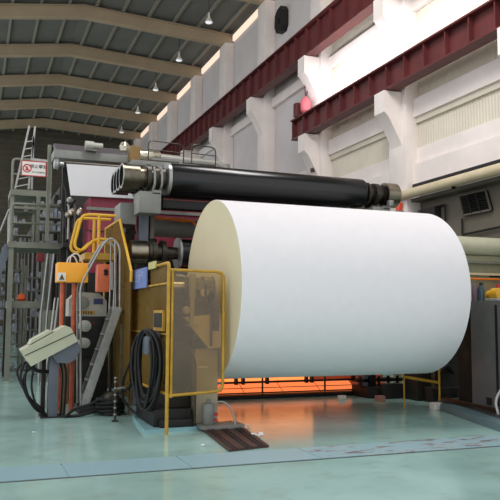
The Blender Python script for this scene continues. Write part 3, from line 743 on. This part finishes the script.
obj('motor', MB().lathe((1.88, 13.0, 1.15), (0, 1, 0), [(0, .05), (.02, .09), (.3, .09), (.48, .08)], 16), GREYL, t)
obj('indicator_lamp', MB().lathe((2.07, 13.33, 1.5), (0, -1, 0), [(0, .015), (.02, .015), (.03, .01)], 10), mat('red_lamp', (255, 60, 40), .4, emit=.8, ecol=(255, 50, 40)), t)
obj('pipe', MB().cyl((2.45, 12.6, .3), (2.45, 12.6, 1.5), .04, 12).cyl((2.45, 12.6, 0), (2.45, 12.6, .3), .055, 12), BROWND, t)
t = thing('orange_duct', 'orange brown tapered chute low behind the console post', 'chute', (1.75, 13.8, 0))
obj('chute', MB().prism([(1.5, 13.9, 0), (1.95, 13.9, 0), (1.9, 13.9, .95), (1.62, 13.9, 1.0)], (0, .3, 0)), mat('rusty_chute', (150, 96, 66), .6, noise=.2), t)
obj('rib', MB().box(1.72, 1.76, 13.87, 13.9, .05, 1.0), DARK, t)
single('pump_housing', MB().lathe((2.2, 12.0, .26), (0, 1, 0), [(0, .08), (.04, .13), (.24, .13), (.28, .08)], 20).box(2.1, 2.3, 12.02, 12.26, 0, .18, .02), DSTEEL, 'dark round pump on the floor in front of the step ladder', 'pump')
single('white_rods', MB().tube([(1.2, 13.4, 0), (1.38, 13.4, 1.95)], .014, 6).tube([(1.26, 13.4, 0), (1.44, 13.4, 1.95)], .014, 6), CABL, 'two thin pale rods leaning left of the orange posts', 'rods')

# ---------------------------------------------------------------- CONSOLE
t = thing('operator_console', 'beige tilted operator console on a blue grey post', 'console', (1.25, 12.3, 0))
ds = obj('desk_slab', MB().prism([(.74, 12.0, 1.08), (1.42, 12.0, 1.47), (1.5, 12.0, 1.44), (1.62, 12.0, 1.22), (.9, 12.0, .83)], (0, .6, 0)), BEIGE, t)
obj('seam', MB().bar((.8, 11.995, 1.0), (1.56, 11.995, 1.36), .01, .012), DARK, ds)
obj('top_hood', MB().prism([(.87, 12.05, 1.17), (.9, 12.05, 1.24), (1.18, 12.05, 1.4), (1.24, 12.05, 1.385)], (0, .5, 0)), BEIGE, t)
obj('rear_body', MB().prism([(1.2, 12.06, 1.03), (1.62, 12.06, 1.24), (1.67, 12.06, 1.08), (1.6, 12.06, .93), (1.48, 12.06, .86), (1.3, 12.06, .88)], (0, .48, 0)), BLUEG, t)
obj('post', MB().box(1.2, 1.35, 12.18, 12.4, 0, 1.0, .01), BLUEG, t)
obj('post', MB().box(1.1, 1.17, 12.4, 12.5, 0, .95, .01), DARK, t)
obj('post', MB().tube(rnd([(1.38, 12.3, .95), (1.46, 12.3, .7), (1.44, 12.3, .02)], .1), .045, 10), DSTEEL, t)
obj('foot_plate', MB().box(1.08, 1.5, 12.1, 12.6, 0, .015), DARK, t)
rg = random.Random(9)
for i, (dx, dz, dy) in enumerate([(.72, .5, 0), (.8, .38, .06), (.66, .62, .12), (.9, .3, .02), (.76, .45, .18)]):
    obj('cable', MB().tube(rnd([(.82+.05*i, 12.2+dy, .9), (dx+.02, 12.2+dy, dz+.18), (dx+.12, 12.15+dy, dz-.12), (1.0+.03*i, 12.15+dy, .13), (1.18, 12.2+dy, .03)], .3, 6), .017, 8), RUBHOSE, t)
obj('cable', MB().tube(rnd([(.86, 12.2, .86), (1.0, 12.2, .74), (1.2, 12.3, .72)], .15, 5), .03, 8), RUBHOSE, t)
single('floor_cable', MB().tube(rnd([(1.45, 12.0, .02), (1.6, 12.1, .14), (1.9, 12.1, .2), (2.15, 12.2, .35), (2.35, 12.0, .38), (2.5, 11.9, .5), (2.5, 11.6, 1.0)], .25, 6), .025, 8).tube(rnd([(1.4, 12.1, .02), (1.7, 12.0, .03), (2.1, 12.2, .12), (2.4, 12.3, .05)], .25, 6), .025, 8), RUBHOSE, 'black cable snaking along the floor from console post to the amber guard', 'cable')
single('cable_heap', MB().tube([(2.2+.22*math.cos(a*.5), 12.2+.2*math.sin(a*.5), .04+.02*a/4) for a in range(48)], .03, 8), RUBHOSE, 'heap of black cable on the floor behind the thin steel stand', 'cable')
t = thing('steel_stand', 'short thin steel stand with pale rings in front of the black cables', 'stand', (2.13, 11.4, 0))
obj('pole', MB().cyl((2.13, 11.4, 0), (2.13, 11.4, .68), .018, 8), DSTEEL, t)
for z in (.1, .2, .3, .4, .5, .6, .66): obj('ring', MB().cyl((2.13, 11.4, z), (2.13, 11.4, z+.025), .024, 8), GALV, t)
obj('foot', MB().lathe((2.13, 11.4, 0), (0, 0, 1), [(0, .05), (.02, .05), (.03, .02)], 12), DARK, t)
obj('arm', MB().cyl((2.13, 11.4, .5), (2.27, 11.4, .52), .015, 8), GALV, t)
single('dirt_mat', MB().box(1.02, 1.55, 12.15, 12.75, 0, .008) , DARK, 'dark stained mat under the console post', 'mat') if False else None

# ---------------------------------------------------------------- AMBER SAFETY GUARD
t = thing('safety_guard', 'yellow framed amber plexiglass guard in front of the roll end', 'guard', (2.9, 10.5, 0))
X0, X1, YF = 2.6, 3.4, 9.95
obj('front_frame', MB().tube(rnd([(X0, YF, .53), (X1, YF, .57), (X1, YF, 2.28), (X0, YF, 2.29)], .12, 5, False), .022, 10), OLIVEY, t)
obj('corner_post', MB().tube(rnd([(X0-.02, YF, 0), (X0-.02, YF, .5), (X0-.02, YF, 2.39), (X0-.02, 10.2, 2.39)], .08), .026, 10), OLIVEY, t)
obj('corner_post', MB().cyl((X0+.035, YF, .5), (X0+.035, YF, 2.3), .02, 10), OLIVEY, t)
obj('front_pane', MB().box(X0+.03, X1-.01, YF-.004, YF+.004, .55, 2.27), GLASSF, t)
obj('side_frame', MB().tube(rnd([(X0-.02, 10.0, 2.39), (X0-.02, 13.3, 2.39), (X0-.02, 13.3, .55), (X0-.02, 10.0, .55)], .06), .022, 8), OLIVEY, t)
obj('side_rail', MB().tube([(X0-.02, YF, 2.1), (X0-.02, 13.3, 2.1)], .018, 8), OLIVEY, t)
obj('side_rail', MB().tube([(X0-.02, YF, 1.38), (X0-.02, 13.3, 1.38)], .012, 8), OLIVEY, t)
for y in (12.5,): obj('side_post', MB().cyl((X0-.02, y, 0 if y > 12 else .55), (X0-.02, y, 2.39), .018, 8), OLIVEY, t)
obj('side_pane', MB().box(X0-.004, X0+.004, YF, 13.3, .56, 2.38), GLASSA, t)
sb = obj('switch_box', MB().box(X0-.05, X0-.01, 10.15, 10.72, 1.42, 1.72), OLIVEY, t)
obj('switch_window', MB().box(X0-.06, X0-.05, 10.2, 10.66, 1.47, 1.68), BLACK, sb)
t = thing('blue_notice', 'blue notice board with white characters on the guard top', 'sign', (2.54, 12, 2.05))
bb = obj('board', MB().box(2.53, 2.55, 11.15, 12.35, 2.08, 2.4), BLUES, t)
text_mesh('安全操作', .2, mat('pale_letter', (170, 186, 226), .5), bb, (2.525, 11.75, 2.26), FACE_X)
single('paper_label', MB().box(2.535, 2.555, 10.6, 11.05, 2.35, 2.46), mat('cream_label', (196, 188, 120), .5), 'cream strip label on the guard top rail right of the blue notice', 'label')
t = thing('tall_guard', 'amber plexiglass guard panel with slanted yellow edge behind the first guard', 'guard', (2.46, 13.2, 0))
obj('slanted_edge', MB().tube([(2.46, 11.98, 2.2), (2.46, 11.98, 2.38), (2.46, 13.1, 3.38), (2.46, 14.6, 3.38)], .024, 10), YEL, t)
obj('pane', MB().prism([(2.458, 12.0, .3), (2.458, 12.0, 2.36), (2.458, 13.12, 3.35), (2.458, 14.6, 3.35), (2.458, 14.6, .3)], (.008, 0, 0)), GLASSA, t)
obj('post', MB().cyl((2.47, 12.02, 0), (2.47, 12.02, 2.3), .012, 8), BROWND, t)
obj('post', MB().cyl((2.46, 14.6, 0), (2.46, 14.6, 3.38), .022, 8), OLIVEY, t)

# coil of hose hung at the guard
t = thing('hose_coil', 'thick coil of black hose hanging on the amber side guard', 'hose', (2.42, 10.8, .3))
rg = random.Random(3)
dv = V((-.36, .93, 0)); cc = V((2.40, 10.45, .84))
for i in range(14):
    a = .19+.19*rg.random(); b = .46+.13*rg.random(); dx = rg.uniform(-.05, .05); off = V((.93, .36, 0))*rg.uniform(-.05, .05)
    c2 = cc+off+dv*rg.uniform(-.04, .04)+V((0, 0, .6-b))*.75
    obj('loop', MB().tube([c2+dv*a*math.cos(q*PI/16)*(1+.15*math.sin(q*PI/16))+V((0, 0, b*math.sin(q*PI/16))) for q in range(32)], .02, 8, True), RUBHOSE, t)
obj('hook', MB().box(2.47, 2.57, 10.33, 10.57, 1.3, 1.4, .01), BLUEG, t)
obj('tie', MB().box(2.36, 2.42, 10.3, 10.62, 1.08, 1.34, .02), BLUEG, t)
obj('hose_tail', MB().tube(rnd([(2.36, 10.9, 1.2), (2.3, 11.2, .9), (2.25, 11.5, .6), (2.28, 11.6, .3), (2.45, 11.5, .1), (2.5, 11.0, .12)], .3, 6), .02, 8), RUBHOSE, t)
# plinth and dark base
single('plinth', MB().prism([(2.3, 10.08, 0), (3.2, 10.25, 0), (3.1, 11.6, 0), (2.45, 11.6, 0)], (0, 0, .05)), LBLUE, 'light blue painted plinth slab under the amber guard', 'slab')
single('bearing_pedestal', MB().box(2.48, 3.04, 10.3, 11.5, .05, .3, .02).box(2.55, 3.05, 10.2, 10.3, .05, .16, .01), BLACK, 'black machine foot on the light blue plinth', 'machine foot')
# grey pot and hose by the track
t = thing('grease_pot', 'grey cylindrical pot on a base plate at the inner end of the floor track', 'pot', (3.38, 10.6, 0))
obj('body', MB().lathe((3.25, 10.15, .08), (0, 0, 1), [(0, .075), (.02, .09), (.26, .095), (.3, .08), (.31, .03), (.36, .03)], 20), GREYM, t)
obj('base', MB().box(3.1, 3.75, 9.98, 10.3, .03, .08), GREYM, t)
obj('hose', MB().tube(rnd([(3.3, 10.15, .36), (3.45, 10.1, .42), (3.58, 10.05, .3), (3.62, 10.02, .08)], .12, 5), .014, 8), GALV, t)
obj('clip', MB().box(3.33, 3.38, 10.1, 10.2, .2, .24).box(3.33, 3.38, 10.1, 10.2, .12, .15), REDC, t)

# floor track (rust-brown plate with dark slots) up to the trench
tr0, tr1 = (V((3.22, 10.75, 0)), V((3.84, 10.62, 0))), (V((2.97, 8.45, 0)), V((3.55, 8.58, 0)))
t = thing('floor_track', 'rust brown steel floor track with two dark grooves', 'track', (3.4, 9.6, 0))
obj('plate', MB().prism([tr0[0], tr0[1], tr1[1], tr1[0]], (0, 0, .03)), RUST, t)
for f in (.02, .36, .7):
    a = tr0[0].lerp(tr0[1], f+.08); b = tr1[0].lerp(tr1[1], f+.08)
    obj('groove', MB().bar(a+V((0, 0, .031)), b+V((0, 0, .031)), .045 if f > .1 else .02, .012), BLACK, t)
    obj('ridge', MB().bar(a+V((.06, 0, .035)), b+V((.06, 0, .035)), .03, .018), RUST, t)
# trench covers
PL = plate_mat()
labs = ['light blue trench cover plate at the left border', 'light blue trench cover plate left of the floor track', 'light blue trench cover plate below the floor track', 'worn rusty blue trench cover plate at the right']
xs = [(-1.6, .97), (.985, 2.28), (2.295, 3.83), (3.845, 9.0)]
for (a, b), lb in zip(xs, labs):
    single('trench_cover', MB().box(a, b, 7.68, 8.36, 0, .012), PL, lb, 'cover plate', 'trench cover plates')
single('trench_edge', MB().box(-1.6, 9.0, 7.655, 7.68, 0, .006).box(-1.6, 9.0, 8.36, 8.378, 0, .006), mat('dark_joint', (84, 88, 84), .6), 'thin dark joint lines along both sides of the trench cover plates', 'joint')

# litter
def scrap(x, y, s, lb):
    rg = random.Random(int(x*100)); m = MB()
    for i in range(5):
        a = rg.random()*6.28; px, py = x+rg.uniform(-s, s)*.6, y+rg.uniform(-s, s)*.6
        p = [(px+s*.6*math.cos(a+j*1.57)*rg.uniform(.6, 1), py+s*.6*math.sin(a+j*1.57)*rg.uniform(.6, 1), .004+rg.random()*s*.7) for j in range(4)]
        m.prism(p, (0, 0, .004))
    single('paper_scrap', m, PAPER, lb, 'scrap')
scrap(3.72, 9.35, .09, 'crumpled white paper scrap just right of the floor track')
scrap(2.78, 8.9, .04, 'small white paper scrap left of the floor track')
scrap(3.9, 10.2, .05, 'flat pale paper scrap in the orange glow beyond the floor track')
scrap(.87, 10.65, .03, 'tiny white paper scrap alone on the floor near the left border')

# ---------------------------------------------------------------- GLOWING HEATER beneath / behind the roll
t = thing('infrared_dryer', 'glowing orange infrared dryer bank low behind the paper roll', 'heater', (6.2, 13.95, 0))
obj('base', MB().box(4.2, 8.6, 13.55, 14.25, 0, .07), BLACK, t)
obj('back_frame', MB().box(4.2, 8.6, 14.17, 14.30, .07, .95), DARK, t)
for i in range(5):
    x0 = 4.3+i*.84
    obj('heater_panel', MB().box(x0, x0+.84, 14.05, 14.15, .3, .9), HEAT if i < 3 else HEATX, t)
    obj('heater_panel', MB().prism([(x0, 13.65, .09), (x0+.82, 13.65, .09), (x0+.82, 14.03, .28), (x0, 14.03, .28)], (0, 0, .01)), HEATD if i < 4 else HEATX, t)
obj('front_bar', MB().box(4.2, 8.6, 13.75, 13.80, .29, .33), BLACK, t)
obj('front_bar', MB().box(4.2, 8.6, 13.65, 13.67, .2, .212), BLACK, t)
obj('front_bar', MB().box(4.2, 8.6, 13.6, 13.63, .1, .125), BLACK, t)
for x in (4.95, 5.1, 5.62, 6.5, 6.62, 7.6):
    obj('clamp', MB().box(x, x+.05, 13.70, 13.80, .27, .4), BLACK, t)
for x in (5.5, 6.9, 8.0): obj('support', MB().box(x, x+.025, 13.65, 13.69, .07, .4), BLACK, t)
t = thing('winder_base', 'dark steel machine base between the glowing heater and the yellow low rail', 'machine', (8.2, 13.4, 0))
obj('block', MB().box(7.5, 8.6, 12.9, 13.6, 0, .22, .02), BLACK, t)
obj('block', MB().box(7.75, 8.2, 12.7, 12.9, 0, .3, .02), DARK, t)
obj('bar', MB().box(7.4, 9.2, 13.2, 13.3, .3, .36), DARK, t)
for i in range(5): obj('pin', MB().box(7.45+i*.22, 7.49+i*.22, 13.15, 13.2, .2, .42), BLACK, t)
single('cardboard_box', MB().box(7.4, 7.56, 12.35, 12.5, 0, .11, .01), mat('pink_card', (170, 124, 110), .7), 'small salmon box on floor at the end of the orange glow', 'box')
single('white_carton', MB().box(6.85, 7.0, 12.9, 13.0, 0, .08, .01), WHITE, 'tiny white carton on floor in front of the glowing heater', 'carton')

# dark infill of the machine beyond the reel (frames, cross rolls)
t = thing('calender_frame', 'dark calender frame standing behind the reel drum', 'machine frame', (5.2, 15.8, 0))
obj('side_plate', MB().prism([(3.2, 15.2, 0), (3.2, 16.4, 0), (3.2, 16.4, 3.0), (3.2, 15.6, 3.2), (3.2, 15.2, 2.4)], (.2, 0, 0)), DARK, t)
obj('side_plate', MB().prism([(7.3, 15.2, 0), (7.3, 16.4, 0), (7.3, 16.4, 3.0), (7.3, 15.6, 3.2), (7.3, 15.2, 2.4)], (.2, 0, 0)), DARK, t)
for z, r in ((2.85, .28), (2.2, .35), (1.45, .35)):
    obj('cross_roll', MB().cyl((3.4, 15.8, z), (7.3, 15.8, z), r, 28), DARK, t)
obj('back_plate', MB().box(2.3, 9.7, 16.6, 16.8, 0, 2.6), DARK, t)

# ================================================================ LIGHT
world = bpy.data.worlds.new('World'); sc.world = world; world.use_nodes = True
bg = world.node_tree.nodes['Background']
bg.inputs['Color'].default_value = (.98, .97, 1.0, 1); bg.inputs['Strength'].default_value = .95
def area(name, loc, tgt, sx, sy, power, col=(1, 1, 1)):
    l = bpy.data.lights.new(name, 'AREA'); l.shape = 'RECTANGLE'; l.size = sx; l.size_y = sy; l.energy = power; l.color = col
    o = bpy.data.objects.new(name, l); COL.objects.link(o); o.location = loc
    o.rotation_euler = (V(tgt)-V(loc)).to_track_quat('-Z', 'Y').to_euler()
    return o
def spot(name, loc, tgt, power, ang, col=(1, 1, 1), blend=.8, r=.4):
    l = bpy.data.lights.new(name, 'SPOT'); l.energy = power; l.spot_size = math.radians(ang); l.spot_blend = blend; l.color = col; l.shadow_soft_size = r
    o = bpy.data.objects.new(name, l); COL.objects.link(o); o.location = loc
    o.rotation_euler = (V(tgt)-V(loc)).to_track_quat('-Z', 'Y').to_euler()
    return o
area('wall_fill', (5, 12, 15.5), (13, 17, 7), 5, 4, 1100, (1, .96, .95))  # added fill brightening the right wall, no fixture stands here
area('bay_fill', (12.0, 22.9, 10.1), (13.3, 22.9, 10.9), 4.6, .5, 105, (1, .95, 1))  # both bay lights are added to whiten the wall, source unknown
area('bay_fill', (12.0, 17.0, 10.1), (13.3, 17.0, 10.9), 4.6, .5, 60, (1, .95, 1))

# ================================================================ CAMERA
cam = bpy.data.cameras.new('Camera'); co = bpy.data.objects.new('Camera', cam); COL.objects.link(co)
R = V((0.93383046, -0.35767381, 0.00548707)); U = V((-0.03739032*-1, 0, 0))
F = V((0.35575642, 0.93020923, 0.09026717)); R = V((0.93383046, -0.35767381, 0.00548707)); F.normalize()
R = (R-F*R.dot(F)).normalized(); U = R.cross(F)
M = Matrix(((R.x, U.x, -F.x), (R.y, U.y, -F.y), (R.z, U.z, -F.z)))
co.matrix_world = Matrix.Translation((0, 0, 1.65)) @ M.to_4x4()
cam.sensor_width = 36; cam.lens = 723/500*36; cam.clip_end = 300
sc.camera = co
sc.view_settings.view_transform = 'Standard'; sc.view_settings.look = 'None'
sc.view_settings.gamma = 1; sc.view_settings.use_curve_mapping = False
sc.view_settings.exposure = 0.29
